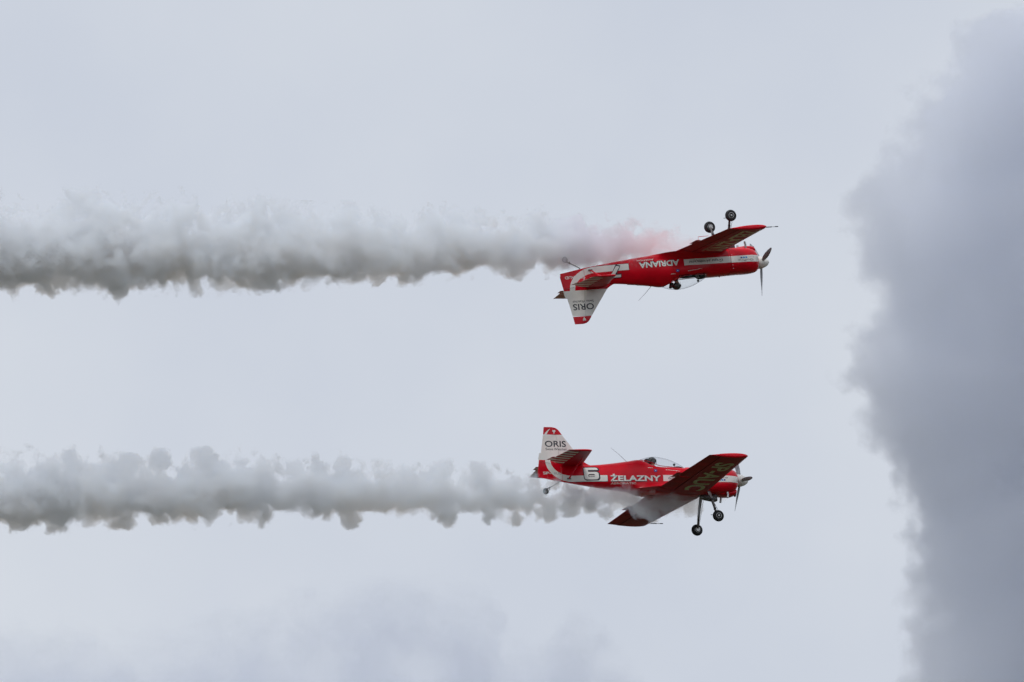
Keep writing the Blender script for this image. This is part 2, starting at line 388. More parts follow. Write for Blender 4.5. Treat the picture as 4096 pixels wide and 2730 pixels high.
    # ---- fin and rudder
    def zlist(): return [-.15, -.10, -.03, .1, .2, .3, .36, .40, .45, .50, .56, .62, .70, .80, .9, 1.0, 1.1, 1.2, 1.27, 1.32, 1.38, 1.42, 1.45, 1.475, 1.49, 1.50]
    def slab(mb, zl, xa, xb, n=14):
        rings = []
        for z in zl:
            a_, b_ = xa(z), xb(z); L = []; 
            for k in range(n + 1): x = a_ + (b_ - a_) * (1 - math.cos(math.pi * k / n)) / 2; zz = max(z, -.15 + max(0, -5.86 - x) * .17); L.append((x, fin_y(x, zz), zz))
            for k in range(n, -1, -1): x = a_ + (b_ - a_) * (1 - math.cos(math.pi * k / n)) / 2; zz = max(z, -.15 + max(0, -5.86 - x) * .17); L.append((x, -fin_y(x, zz), zz))
            rings.append(L)
        mats = [WHITE if .495 < (zl[i] + zl[i + 1]) / 2 < 1.27 else RED for i in range(len(zl) - 1)]
        mb.loft(rings, RED, matf=lambda i, j: mats[i])
    zl = zlist()
    fin = MB(); slab(fin, [z for z in zl if .30 - 1e-6 <= z <= 1.27], fin_le, lambda z: hinge(z) + .006)
    rud = MB(); slab(rud, [z for z in zl if z <= 1.262] + [1.262], lambda z: hinge(z) - .006, lambda z: tab1(TE, z))
    slab(rud, [1.276] + [z for z in zl if z > 1.276], fin_le, lambda z: tab1(TE, z))
    HL = ((hinge(0), 0), (hinge(1.2), 1.2))
    def onfin(art, mat, off, ss=(-1, 1)):
        for mb_, sd_ in ((rud, 1), (fin, -1)):
            a_ = cuts(art, frange(-6.6, -5, .08), frange(-.1, 1.5, .08), line=HL, side=-sd_)
            if a_[1]:
                for s_ in ss: art_on(mb_, a_, mat, lambda x, z, s_=s_: (x, s_ * (fin_y(x, z) + off), z))
    onfin(cuts(P['arc'], line=((-5.862, 0), (-5.862, 1)), side=1), WHITE, .003)
    def ftxt(body, x0, x1, z0, h, mat, bold=0, off=.005):
        a_ = text2d(body, h, abs(x1 - x0), bold)
        g_ = (lambda u, v: (min(x0, x1) + u, z0 + v)) if side < 0 else (lambda u, v: (max(x0, x1) - u, z0 + v))
        onfin(tfm(a_, g_), mat, off, (side,))
    ftxt('ORIS', -6.33, -5.68, .905, .185, NAVY, .012)
    ftxt('Swiss Watches', -6.32, -5.67, .80, .075, NAVY, 0)
    ftxt(tailreg[0], *tailreg[1], .065, .085, WHITE, .02); ftxt(tailreg[2], *tailreg[3], .065, .085, OUTL if tailreg[4] else WHITE, .0 if tailreg[4] else .02)
    # white eagle and swoosh on the red cap
    ex, ez, es = -6.03, 1.36, .060
    eag = [(0, .9), (.18, .75), (.2, .5), (.5, .85), (.85, .9), (1.0, .4), (.85, -.1), (.5, -.35), (.25, -.3), (.4, -.8), (0, -1), (-.4, -.8), (-.25, -.3), (-.5, -.35), (-.85, -.1), (-1, .4), (-.85, .9), (-.5, .85), (-.2, .5), (-.18, .75)]
    for s_ in (side,): art_on(rud, poly2d([(ex + u * es * .8, ez + v * es) for u, v in eag]), WHITE, lambda x, z: (x, s_ * (fin_y(x, z) + .012), z))
    sw = [(-6.33, 1.275), (-6.28, 1.35), (-6.21, 1.41), (-6.13, 1.455), (-6.17, 1.41), (-6.22, 1.345), (-6.26, 1.275)]
    art_on(rud, poly2d(sw), WHITE, lambda x, z: (x, side * (fin_y(x, z) + .008), z)) if side < 0 else None
    fino = fin.build('tail_fin', root); rudo = rud.build('rudder', fino)
    mb = MB(); z0, z1 = .50, .71
    for za, zb, mm in ((.50, .71, WHITE), (.05, .494, RED)):
        mb.add([(tab1(TE, za) + .0, .007, za), (tab1(TE, zb), .007, zb), (tab1(TE, zb) - (.055 if za > .4 else .03), .003, zb), (tab1(TE, za) - (.055 if za > .4 else .03), .003, za),
                (tab1(TE, za) + .0, -.007, za), (tab1(TE, zb), -.007, zb), (tab1(TE, zb) - (.055 if za > .4 else .03), -.003, zb), (tab1(TE, za) - (.055 if za > .4 else .03), -.003, za)],
               [(0, 1, 2, 3), (4, 7, 6, 5), (0, 4, 5, 1), (1, 5, 6, 2), (2, 6, 7, 3), (3, 7, 4, 0)], mm, False)
    mb.tube([(hinge(.6) - .3, side * .03, .40), (tab1(TE, .6) - .02, side * .02, .45)], .004, STEEL, 6)
    mb.build('trim_tab', fino)
    # ---- wings
    def section(r, c0, c1, s_, n=16, corr=0, both=True, inset=0):
        le, te, z, T = wing_geo(r); ch = le - te; L = []
        for k in range(n + 1):
            c = c0 + (c1 - c0) * (1 - math.cos(math.pi * k / n)) / 2; L.append((le - c * ch, s_ * r, z + foil(c, T) * ch - inset + corr))
        for k in range(n, -1, -1):
            c = c0 + (c1 - c0) * (1 - math.cos(math.pi * k / n)) / 2
            if k in (0,) and c0 == 0: continue
            L.append((le - c * ch, s_ * r, z - foil(c, T) * ch + inset - corr))
        return L
    def wz(r, x, up):       # skin height
        le, te, z, T = wing_geo(r); c = (le - x) / (le - te); return z + (1 if up else -1) * foil(c, T) * (le - te)
    for s_ in (-1, 1):
        mb = MB()
        mb.loft([section(r, 0, 1, s_) for r in (.30, .45, .60)], REDW)
        mb.loft([section(r, 0, .70, s_) for r in (.605, 1.2, 1.8, 2.4, 3.0, 3.6, 4.1, 4.22)], REDW)
        # rounded tip, bright red
        tip = []
        for q, (dr, sh) in enumerate(((.001, 1), (.03, .97), (.055, .85), (.068, .6), (.072, .2))):
            le, te, z, T = wing_geo(4.22 + dr); ch = le - te; L = []
            for k in range(17):
                c = .70 * (1 - math.cos(math.pi * k / 16)) / 2; L.append((le - .02 * q - c * ch, s_ * (4.22 + dr), z + foil(c, T) * ch * sh))
            for k in range(16, 0, -1):
                c = .70 * (1 - math.cos(math.pi * k / 16)) / 2; L.append((le - .02 * q - c * ch, s_ * (4.22 + dr), z - foil(c, T) * ch * sh))
            tip.append(L)
        mb.loft(tip, RED)
        # text
        nearside = (s_ == side)
        if nearside:
            up = wing_text[1]
            a_ = text2d(wing_text[0], wing_text[2], wing_text[3][1] - wing_text[3][0], wing_text[4])
            # reading from tip to root with letter tops towards the leading edge
            a_ = tfm(a_, lambda u, v: (wing_text[3][1] - u, wing_text[5] + v))
            a_ = cuts(a_, frange(.5, 4.3, .25), frange(-3, -1.4, .06))
            art_on(mb, a_, CREAM, lambda r, x: (x, s_ * r, wz(r, x, up) + (.004 if up else -.004)))
            if up:
                a_ = text2d('Grupa Akrobacyjna', .10, 1.5, .0, .2); a_ = tfm(a_, lambda u, v: (2.35 - u, -2.42 + v)); a_ = cuts(a_, (), frange(-3, -1.4, .06))
                art_on(mb, a_, CREAM, lambda r, x: (x, s_ * r, wz(r, x, up) + .004))
        # a few panel seams
        for r in (1.1, 2.6, 3.5):
            for up in (True, False):
                le, te, z, T = wing_geo(r)
                L = [(le - c * (le - te)) for c in (.06, .15, .25, .35, .45, .55, .66)]
                for x0, x1 in zip(L, L[1:]):
                    o1 = .0015 if up else -.0015
                    mb.add([(x0, s_ * r, wz(r, x0, up) + o1), (x1, s_ * r, wz(r, x1, up) + o1), (x1, s_ * (r + .008), wz(r, x1, up) + o1), (x0, s_ * (r + .008), wz(r, x0, up) + o1)], [(0, 1, 2, 3)], DARK, False)
        wo = mb.build('wing', root)
        gp = MB(); gp.loft([section(r, .69, .73, s_, 4, inset=.012) for r in (.62, 4.2)], DARK); gp.build('aileron_gap_seal', wo)
        al = MB(); rs = frange(.625, 4.22, .0225) + [4.22]
        al.loft([section(r, .722, 1.0, s_, 6, corr=.0045 * math.sin(r * 2 * math.pi / .09)) for r in rs], REDW)
        tip = []
        for q, (dr, sh) in enumerate(((.001, 1), (.03, .9), (.05, .6), (.058, .2))):
            tip.append([(p[0], s_ * (4.22 + dr), wing_geo(4.22)[2] + (p[2] - wing_geo(4.22)[2]) * sh) for p in section(4.22, .722, 1, s_, 6)])
        al.loft(tip, RED); al.build('aileron', wo)
        tb = MB(); xt = wing_geo(2.0)[1]; zt_ = wing_geo(2.0)[2]
        tb.add([(xt - .006, s_ * 1.78, zt_ + .006), (xt - .006, s_ * 2.32, zt_ + .006), (xt - .15, s_ * 2.32, zt_ + .003), (xt - .15, s_ * 1.78, zt_ + .003),
                (xt - .006, s_ * 1.78, zt_ - .006), (xt - .006, s_ * 2.32, zt_ - .006), (xt - .15, s_ * 2.32, zt_ - .003), (xt - .15, s_ * 1.78, zt_ - .003)],
               [(0, 1, 2, 3), (4, 7, 6, 5), (0, 4, 5, 1), (1, 5, 6, 2), (2, 6, 7, 3), (3, 7, 4, 0)], REDW, False)
        tb.tube([(xt - .05, s_ * 2.25, zt_), (xt - .04, s_ * 2.25, zt_ - .11), (xt + .28, s_ * 2.25, zt_ - .12)], .008, RED, 6)
        tb.build('aileron_tab', wo)
        if s_ > 0:
            pt = MB(); yl, zl_ = 4.02, wing_geo(4.0)[2] - .01; xl = wing_geo(4.0)[0]
            pt.tube([(xl - .03, yl, zl_), (xl + .08, yl, zl_)], .008, METAL, 8); pt.tube([(xl + .06, yl, zl_), (xl + .23, yl, zl_)], .014, NAVY, 8)
            pt.tube([(xl + .21, yl, zl_), (xl + .36, yl, zl_)], .009, METAL, 8); pt.tube([(xl + .34, yl, zl_), (xl + .43, yl, zl_)], .014, NAVY, 8); pt.build('pitot_tube', wo)
    # ---- tailplanes
    def tp(r):
        t_ = (r - .05) / 1.67; return -5.20 - .32 * t_, -6.44 + .21 * t_
    HC = -5.86
    for s_ in (-1, 1):
        def tsec(r, a0, a1, n=8, sh=1, rr=None):
            le, te = tp(r); L = []; ch = le - te
            for k in range(n + 1):
                x = a0 + (a1 - a0) * (1 - math.cos(math.pi * k / n)) / 2; L.append((x, s_ * (rr or r), ZT + max(.003, foil((le - x) / ch, .09) * ch * sh)))
            for k in range(n, -1, -1):
                x = a0 + (a1 - a0) * (1 - math.cos(math.pi * k / n)) / 2; L.append((x, s_ * (rr or r), ZT - max(.003, foil((le - x) / ch, .09) * ch * sh)))
            return L
        mb = MB(); mb.loft([tsec(r, tp(r)[0], HC) for r in (.02, .5, 1.0, 1.5, 1.66)], REDW)
        mb.loft([tsec(1.66, tp(1.66)[0] - d, HC, sh=sh, rr=1.661 + dr) for dr, sh, d in ((0, 1, 0), (.03, .85, .02), (.05, .5, .05), (.055, .2, .08))], RED)
        to = mb.build('tailplane', root)
        el = MB(); rs = [.13 + (1.66 - .13) * k / 13 for k in range(14)]
        def te_el(r): return tp(r)[1] + (max(0, .42 - r) * 1.6)
        el.loft([tsec(r, HC - .012, te_el(r)) for r in rs], REDW, matf=lambda i, j: STRIPE if i % 2 == 1 else REDW)
        el.loft([tsec(1.66, HC - .012, te_el(1.66), sh=sh, rr=1.661 + dr) for dr, sh in ((0, 1), (.03, .85), (.05, .5), (.055, .2))], RED)
        elo = el.build('elevator', to)
        tb = MB(); x0, x1 = te_el(.45) - .005, te_el(.8) - .005
        for k in range(3):
            ra, rb = .45 + k * .12, .45 + (k + 1) * .12; xa, xb = te_el(ra) - .005, te_el(rb) - .005
            tb.add([(xa, s_ * ra, ZT + .005), (xb, s_ * rb, ZT + .005), (xb - .09, s_ * rb, ZT + .002), (xa - .09, s_ * ra, ZT + .002), (xa, s_ * ra, ZT - .005), (xb, s_ * rb, ZT - .005), (xb - .09, s_ * rb, ZT - .002), (xa - .09, s_ * ra, ZT - .002)],
                   [(0, 1, 2, 3), (4, 7, 6, 5), (0, 4, 5, 1), (1, 5, 6, 2), (2, 6, 7, 3), (3, 7, 4, 0)], REDW if k != 1 else STRIPE, False)
        tb.build('elevator_tab', to)
        mb = MB(); mb.tube([(-5.68, s_ * .10, -.07), (-5.60, s_ * .5, .16), (-5.52, s_ * .92, .375)], .022, RED, 10, .55); mb.box((-5.68, s_ * .10, -.07), (.12, .03, .04), STEEL)
        mb.build('tailplane_strut', root)
    # ---- propeller
    pr = MB(); n_ = 16
    prof = [(0, .005)] + [(-.34 * t_, .185 * math.sqrt(1 - (1 - t_) ** 2) ** 1.15) for t_ in [k / n_ for k in range(1, n_ + 1)]] + [(-.40, .187), (-.412, .18)]
    pr.lathe([(-d, r) for d, r in prof], (0, 0, 0), (-1, 0, 0), WHITE, 40)
    for k in range(3):
        a = P_ANG[side] + k * 2 * math.pi / 3
        pr.lathe([(.10, .045), (.172, .045)], (-.25, 0, 0), (0, -math.sin(a), math.cos(a)), DARK, 16)
    pro = pr.build('propeller', root)
    for k in range(3):
        a = P_ANG[side] + k * 2 * math.pi / 3; rad = Vector((0, -math.sin(a), math.cos(a))); tan = Vector((1, 0, 0)).cross(rad)
        mb = MB(); rings = []
        for q in range(15):
            t_ = q / 14; r_ = .15 + .83 * t_; ch = .085 + .055 * math.sin(math.pi * min(1, t_ * 1.15)) - .10 * max(0, t_ - .8) * 4 * max(0, t_ - .8)
            if t_ > .92: ch *= 1 - (t_ - .92) / .08 * .55
            tw = R(62 - 40 * t_); th = .035 * (1 - t_) + .010
            d = tan * math.cos(tw) + Vector((1, 0, 0)) * math.sin(tw); nn = rad.cross(d)
            L = []
            for j in range(12):
                an = 2 * math.pi * j / 12; L.append(Vector((-.25, 0, 0)) + rad * r_ + d * (ch / 2 * math.cos(an)) + nn * (th / 2 * math.sin(an)))
            rings.append(L)
        mb.loft(rings, BLADE); mb.build('propeller_blade', pro)
    # ---- undercarriage
    for s_ in (-1, 1):
        mb = MB(); top = Vector((-1.40, s_ * .30, -.40)); bot = Vector((-1.38, s_ * .79, -1.25)); pts = [top + (bot - top) * k / 8 + Vector((0, s_ * .03 * math.sin(math.pi * k / 8), 0)) for k in range(9)]
        rings = []
        for k, p in enumerate(pts):
            hw = .052 - .024 * k / 8; d = (bot - top).normalized(); sd_ = Vector((1, 0, 0)); nn = d.cross(sd_)
            rings.append([p + sd_ * hw * math.copysign(abs(math.cos(an)) ** .6, math.cos(an)) + nn * .022 * math.copysign(abs(math.sin(an)) ** .6, math.sin(an)) for an in [j * math.pi / 8 for j in range(16)]])
        mb.loft(rings, STEEL)
        for k in (3, 6): p = pts[k]; mb.box(p, (.115 - k * .006, .055, .025), NAVY, (bot - top).to_track_quat('Z', 'X').to_matrix())
        mb.tube([bot, (-1.38, s_ * .90, -1.30)], .028, METAL, 12)
        mb.tube([bot + Vector((.03, 0, 0)), bot + Vector((.06, 0, .12)), top + Vector((.06, 0, -.15))], .006, DARK, 6)
        mb.box(bot + Vector((-.13, -s_ * .0, -.0)), (.12, .012, .014), DARK)
        lo = mb.build('landing_gear_leg', root)
        c = Vector((-1.375, s_ * .885, -1.30)); ax = (0, 1, 0); wm = MB()
        prof = [(-.055, .085)] + [(.065 * math.sin(t_), .115 + .057 * math.cos(t_)) for t_ in [R(q) for q in range(-105, 106, 15)]] + [(.055, .085)]
        wm.lathe(prof, c, ax, RUBBER, 40); wl = wm.build('wheel', root)
        rm = MB()
        for ss in (-1, 1):
            rm.lathe([(.040, .084), (.060, .082), (.062, .072), (.050, .066), (.048, .030), (.068, .026), (.070, .001)], c, (0, ss, 0), METAL, 32, matf=lambda i, j: DARK if (i == 3 and (j // 4) % 2) else METAL)
        rm.build('wheel_rim', wl)
        if True:
            rm = MB(); rm.lathe([(0, .055), (.012, .055)], c - Vector((0, s_ * .085, 0)), (0, s_, 0), METAL, 24); rm.box(c + Vector((.04, -s_ * .082, .035)), (.05, .03, .04), METAL); rm.build('brake_disc', wl)
    # tail wheel
    mb = MB(); mb.tube([(-5.95, 0, -.12), (-5.98, 0, -.17), (-6.16, 0, -.27), (-6.30, 0, -.345)], [.016, .014, .011, .011], STEEL, 8)
    mb.box((-6.32, 0, -.35), (.13, .06, .022), STEEL, Matrix.Rotation(R(-18), 3, 'Y')); mb.tube([(-6.27, 0, -.31), (-6.27, 0, -.40)], .012, STEEL, 8)
    for ss in (-1, 1): mb.tube([(-6.33, ss * .045, -.36), (-6.40, ss * .045, -.44)], .008, STEEL, 6)
    mb.build('tail_wheel_spring', root)
    wm = MB(); c = Vector((-6.40, 0, -.44)); wm.lathe([(-.03, .045)] + [(.034 * math.sin(R(q)), .062 + .032 * math.cos(R(q))) for q in range(-105, 106, 15)] + [(.03, .045)], c, (0, 1, 0), RUBBER, 32)
    tw = wm.build('tail_wheel', root); rm = MB()
    for ss in (-1, 1): rm.lathe([(.02, .046), (.031, .044), (.028, .02), (.036, .001)], c, (0, ss, 0), METAL, 20)
    rm.build('wheel_rim', tw)
    # ---- canopy
    can = MB(); prof = smooth_tab([(-2.03, .335, .300, .12), (-2.12, .395, .285, .22), (-2.27, .475, .285, .29), (-2.55, .59, .29, .335), (-2.92, .655, .325, .345), (-3.15, .635, .42, .315), (-3.32, .59, .50, .22), (-3.43, .553, .545, .05)], .05)
    rings = []
    for x, zt_, zs, hw in prof:
        rings.append([(x, hw * math.cos(a) , zs + (zt_ - zs) * math.sin(a) ** .9) for a in [math.pi * k / 24 for k in range(25)]])
    can.loft(rings, GLASS, closed=False, cap0=False, cap1=False); cano = can.build('canopy', root)
    fr_ = MB()
    for e_ in (0, -1):
        fr_.tube([(r[e_][0], r[e_][1] * 1.0, r[e_][2]) for r in rings], .010, REDW, 6)
    fr_.build('canopy_frame', cano)
    # ---- cockpit contents
    tub = MB(); tub.box((-2.59, 0, -.30), (.95, .62, .02), DARK); 
    for ss in (-1, 1): tub.box((-2.59, ss * .325, -.02), (.95, .012, .56), DARK)
    tub.box((-3.06, 0, .02), (.012, .64, .64), DARK); tub.box((-2.12, 0, -.02), (.012, .64, .56), DARK); tub.build('cockpit_tub', root)
    st = MB(); st.box((-2.86, 0, -.22), (.36, .40, .10), SEATM); st.box((-3.02, 0, .06), (.07, .40, .60), SEATM, Matrix.Rotation(R(-10), 3, 'Y')); st.box((-3.17, 0, .52), (.06, .16, .15), SEATM, Matrix.Rotation(R(-14), 3, 'Y')); st.build('seat', root)
    ip = MB(); rr = []
    for x, s1 in ((-2.06, .55), (-2.12, .9), (-2.20, 1.0), (-2.27, 1.0), (-2.29, .95)):
        rr.append([(x, .22 * s1 * math.cos(a), .25 + .135 * s1 * math.sin(a)) for a in [math.pi * k / 20 for k in range(21)]] + [(x, -.22 * s1, .15), (x, .22 * s1, .15)])
    ip.loft(rr, CLOTH)
    for y_, z_ in ((-.12, .24), (0, .24), (.12, .24), (-.06, .32), (.06, .32)):
        ip.lathe([(0, .042), (.008, .042), (.009, .034), (.004, .033)], (-2.29, y_, z_), (-1, 0, 0), METAL, 18, matf=lambda i, j: WHITE if i == 2 else METAL)
    ip.tube([(-2.16, side * .18, .26), (-2.13, side * .235, .275), (-2.16, side * .245, .32)], .022, METAL, 8)
    ipo = ip.build('instrument_panel', root)
    cm = MB(); cm.tube([(-2.31, side * .03, .36), (-2.31, side * .03, .41)], .008, DARK, 6)
    cm.lathe([(-.02, .02), (-.015, .035), (.015, .035), (.02, .02)], (-2.315, side * .03, .435), (.3, side, 0), DARK, 16); cm.build('rear_view_mirror', ipo)
    # antenna
    an = MB(); an.tube([(-3.80, 0, .50), (-3.83, 0, .535), (-4.02, 0, .72), (-4.26, 0, .915)], [.013, .007, .0055, .0035], OUTL, 6); an.build('whip_antenna', root)
    # boarding step and belly beacon
    an = MB(); an.lathe([(0, .02), (.03, .018), (.045, .004)], (-1.62, 0, .325), (0, 0, 1), RED, 14); an.build('fuel_cap', root)
    return root
P_ANG = {-1: R(98), 1: R(15)}

# ------------------------------------------------------------------ pilots
def skin_mesh(name, nodes, edges, mats, parent, root_i=0, sub=2):
    me = bpy.data.meshes.new(name); me.from_pydata([n[:3] for n in nodes], edges, [])
    o = bpy.data.objects.new(name, me); link(o, parent)
    o.modifiers.new('skin', 'SKIN'); 
    if not me.skin_vertices:
        bm = bmesh.new(); bm.from_mesh(me); bm.verts.layers.skin.verify(); bm.to_mesh(me); bm.free()
    for i, n in enumerate(nodes):
        sv = me.skin_vertices[0].data[i]; sv.radius = (n[3], n[4] if len(n) > 4 else n[3]); sv.use_root = (i == root_i)
    o.modifiers[0].use_smooth_shade = True
    m = o.modifiers.new('subdivision', 'SUBSURF'); m.levels = sub; m.render_levels = sub
    dg = bpy.context.evaluated_depsgraph_get(); dg.update()
    nm = bpy.data.meshes.new_from_object(o.evaluated_get(dg), depsgraph=dg); o.modifiers.clear(); o.data = nm; nm.name = name
    for x in mats: nm.materials.append(x)
    return o
def make_pilot(helmet_tint, look):
    N_ = [(-2.90, 0, -.08, .13, .17), (-2.95, 0, .06, .12, .15), (-2.99, 0, .22, .12, .17), (-3.00, 0, .335, .07, .08), (-2.99, 0, .40, .055), (-2.97, 0, .47, .075, .07), (-2.975, 0, .56, .075, .07),
          (-3.0, .17, .30, .06), (-2.90, .24, .08, .045), (-2.70, .16, .06, .036), (-2.62, .12, .065, .028),
          (-3.0, -.17, .30, .06), (-2.90, -.24, .08, .045), (-2.70, -.16, .06, .036), (-2.62, -.12, .065, .028),
          (-2.84, .11, -.10, .085), (-2.48, .14, .02, .065), (-2.28, .12, -.18, .045), (-2.22, .12, -.22, .04),
          (-2.84, -.11, -.10, .085), (-2.48, -.14, .02, .065), (-2.28, -.12, -.18, .045), (-2.22, -.12, -.22, .04)]
    E_ = [(0, 1), (1, 2), (2, 3), (3, 4), (4, 5), (5, 6), (2, 7), (7, 8), (8, 9), (9, 10), (2, 11), (11, 12), (12, 13), (13, 14), (0, 15), (15, 16), (16, 17), (17, 18), (0, 19), (19, 20), (20, 21), (21, 22)]
    p = skin_mesh('person', N_, E_, [CLOTH, SKIN], None)
    for f in p.data.polygons:
        f.material_index = 1 if f.center.z > .40 else 0; f.use_smooth = True
    # face: nose, brow, mouth, eyes sit on the head, most of it under the helmet and goggles
    fc = MB(); fc.tube([(-2.885, 0, .535), (-2.868, 0, .505), (-2.878, 0, .495)], [.008, .014, .010], SKIN, 8); fc.tube([(-2.890, -.022, .465), (-2.884, 0, .463), (-2.890, .022, .465)], .006, STRAP, 6)
    for s_ in (-1, 1): fc.lathe([(-.008, .003), (0, .009), (.006, .004)], (-2.888, s_ * .028, .53), (1, 0, 0), NAVY, 8)
    fc.build('face', p)
    h = MB(); rows = []
    for k in range(13):
        a = math.pi * k / 12 * .78; rows.append([(-3.0 + .135 * math.sin(a) * math.cos(q) , .118 * math.sin(a) * math.sin(q), .545 + .115 * math.cos(a)) for q in [2 * math.pi * j / 24 for j in range(24)]])
    def hm(i, j):
        c = rows[i][j]; return None if (c[0] > -2.925 and c[2] < .585) else helmet_tint
    h.loft(rows, helmet_tint, cap1=False, matf=hm)
    for s_ in (-1, 1): h.lathe([(0, .045), (.02, .04), (.028, .015)], (-3.0, s_ * .100, .51), (0, s_, 0), STEEL, 16)
    h.build('helmet', p)
    gg = MB(); rr = []
    for q in range(13):
        a = R(-75 + 150 * q / 12); rr.append([(-2.985 + (.112 + d) * math.cos(a), (.100 + d) * math.sin(a), .54 + z) for d, z in ((0, .035), (.014, .025), (.014, -.022), (0, -.032))])
    gg.loft(rr, DARK); gg.tube([(-2.90, -.075, .47), (-2.865, -.04, .455), (-2.86, -.012, .46)], .007, DARK, 6); gg.build('goggles', p)
    hs = MB()
    for s_ in (-1, 1):
        for k in range(2): hs.tube([(-3.02 + .02 * k, s_ * (.09 + .03 * k), .345), (-2.93, s_ * (.10 + .03 * k), .335), (-2.86, s_ * .08, .25), (-2.82, s_ * .04, .05)], .020, STRAP if k else WHITE, 6, .35)
    hs.build('harness', p)
    for s_ in (-1, 1):
        nd = [(-2.63, s_ * .12, .066, .026, .03), (-2.57, s_ * .11, .075, .024, .036), (-2.545, s_ * .105, .082, .018, .034)]; ed = [(0, 1), (1, 2)]
        for k, (dy, ln) in enumerate(((-.030, .80), (-.010, 1.0), (.010, .95), (.030, .72))):
            b = len(nd); y = s_ * .105 + dy; x0 = -2.54
            nd += [(x0 + .012, y, .088, .009), (x0 + .012 + .032 * ln, y, .082, .0088), (x0 + .016 + .036 * ln, y, .056, .008), (x0 + .002, y, .042, .007)]
            ed += [(2, b), (b, b + 1), (b + 1, b + 2), (b + 2, b + 3)]
        b = len(nd); nd += [(-2.60, s_ * .070, .072, .011), (-2.57, s_ * .055, .062, .0095), (-2.545, s_ * .060, .052, .008)]; ed += [(0, b), (b, b + 1), (b + 1, b + 2)]
        gv = skin_mesh('glove', nd, ed, [GLOVE], p, sub=1)
        for f in gv.data.polygons: f.use_smooth = True
    return p

def pose(fwd, right, upv, px, py, dist=DIST):
    f = Vector(fwd).normalized(); r = Vector(right).normalized(); u = Vector(upv).normalized()
    r = (r - f * f.dot(r)).normalized(); u2 = r.cross(f);  u2 = u2 if u2.dot(u) > 0 else -u2
    W = [Bx * v[0] + Bz * v[1] + By * v[2] for v in (f, -r, u2)]
    o = spot(px, py, dist); M = Matrix((( W[0].x, W[1].x, W[2].x, o.x), (W[0].y, W[1].y, W[2].y, o.y), (W[0].z, W[1].z, W[2].z, o.z), (0, 0, 0, 1)))
    return M
TEXT_U = ('SP-AUC', False, .56, (.80, 3.70), .03, -2.37)
low = make_plane(-1, '6', 'ŻELAZNY', 'AEROBATIC', ('SP-', (-6.45, -6.20), 'AUC', (-6.12, -5.88), True), TEXT_U)
upp = make_plane(1, '7', 'ADRIANA', 'AVIATION', ('SP', (-6.02, -5.82), '-AUD', (-6.12, -6.47), False), ('ŻELAZNY', True, .56, (.75, 4.05), .03, -2.30))
low.matrix_world = pose((127.3, -2.9, 48), (47, 33, -123), (-9, 132, 32), 2993, 1924.5)
upp.matrix_world = pose((126.5, 7.9, 49), (-47, -26, 125), (16.8, -133, -22), 3076, 1049)
low['label'] = 'red and white propeller plane with number 6 flying upright below the other'; low['category'] = 'aeroplane'; low['group'] = 'aerobatic planes flying in mirror formation'
upp['label'] = 'red and white propeller plane with number 7 flying upside down with wheels up'; upp['category'] = 'aeroplane'; upp['group'] = 'aerobatic planes flying in mirror formation'
for pl, lab in ((low, 'pilot in dark helmet sitting upright under the canopy of the lower plane'), (upp, 'pilot in dark helmet hanging head down in the canopy of the inverted plane')):
    p = make_pilot(HELM, 0); p.matrix_world = pl.matrix_world.copy(); p['label'] = lab; p['category'] = 'person'; p['group'] = 'pilots in the cockpits'


# ------------------------------------------------------------------ volumes: smoke trails and clouds
class NT:
    def __init__(s, name):
        s.m = bpy.data.materials.new(name); s.m.use_nodes = True; s.t = s.m.node_tree; s.t.nodes.clear()
        s.out = s.n('ShaderNodeOutputMaterial'); s.tc = s.n('ShaderNodeTexCoord').outputs['Object']
    def n(s, k, **kw):
        x = s.t.nodes.new(k)
        for a, b in kw.items(): setattr(x, a, b)
        return x
    def put(s, sock, v):
        if isinstance(v, (int, float, tuple)): sock.default_value = v
        else: s.t.links.new(v, sock)
    def m_(s, op, a, b=0, c=0, clamp=False):
        x = s.n('ShaderNodeMath', operation=op, use_clamp=clamp); s.put(x.inputs[0], a); s.put(x.inputs[1], b); s.put(x.inputs[2], c); return x.outputs[0]
    def v_(s, op, a, b=(0, 0, 0)):
        x = s.n('ShaderNodeVectorMath', operation=op); s.put(x.inputs[0], a)
        if op == 'SCALE': s.put(x.inputs['Scale'], b)
        else: s.put(x.inputs[1], b)
        return x.outputs[1] if op in ('LENGTH', 'DISTANCE') else x.outputs[0]
    def noise(s, v, scale, detail, rough=.5, dist=0):
        x = s.n('ShaderNodeTexNoise'); s.put(x.inputs['Vector'], v); x.inputs['Scale'].default_value = scale; x.inputs['Detail'].default_value = detail; x.inputs['Roughness'].default_value = rough; x.inputs['Distortion'].default_value = dist
        return x
    def curve(s, x, pts, x0, x1, y0, y1):      # piecewise-smooth table in metres
        t_ = s.m_('MULTIPLY_ADD', x, 1 / (x1 - x0), -x0 / (x1 - x0), clamp=True)
        c = s.n('ShaderNodeFloatCurve'); cv = c.mapping.curves[0]; c.mapping.use_clip = True
        P_ = [((a - x0) / (x1 - x0), (b - y0) / (y1 - y0)) for a, b in pts]; P_ = [(min(1, max(0, a)), min(1, max(0, b))) for a, b in P_]; P_.sort()
        cv.points[0].location = P_[0]; cv.points[1].location = P_[-1]
        for p in P_[1:-1]: cv.points.new(*p)
        c.mapping.update(); s.put(c.inputs['Value'], t_)
        return s.m_('MULTIPLY_ADD', c.outputs[0], y1 - y0, y0)
def frame_matrix(ax, o):                       # local x along ax (right, up, away), z roughly up
    a = (Bx * ax[0] + Bz * ax[1] + By * ax[2]).normalized(); z = (Bz - a * a.dot(Bz)).normalized(); y = z.cross(a)
    return Matrix(((a.x, y.x, z.x, o.x), (a.y, y.y, z.y, o.y), (a.z, y.z, z.z, o.z), (0, 0, 0, 1)))

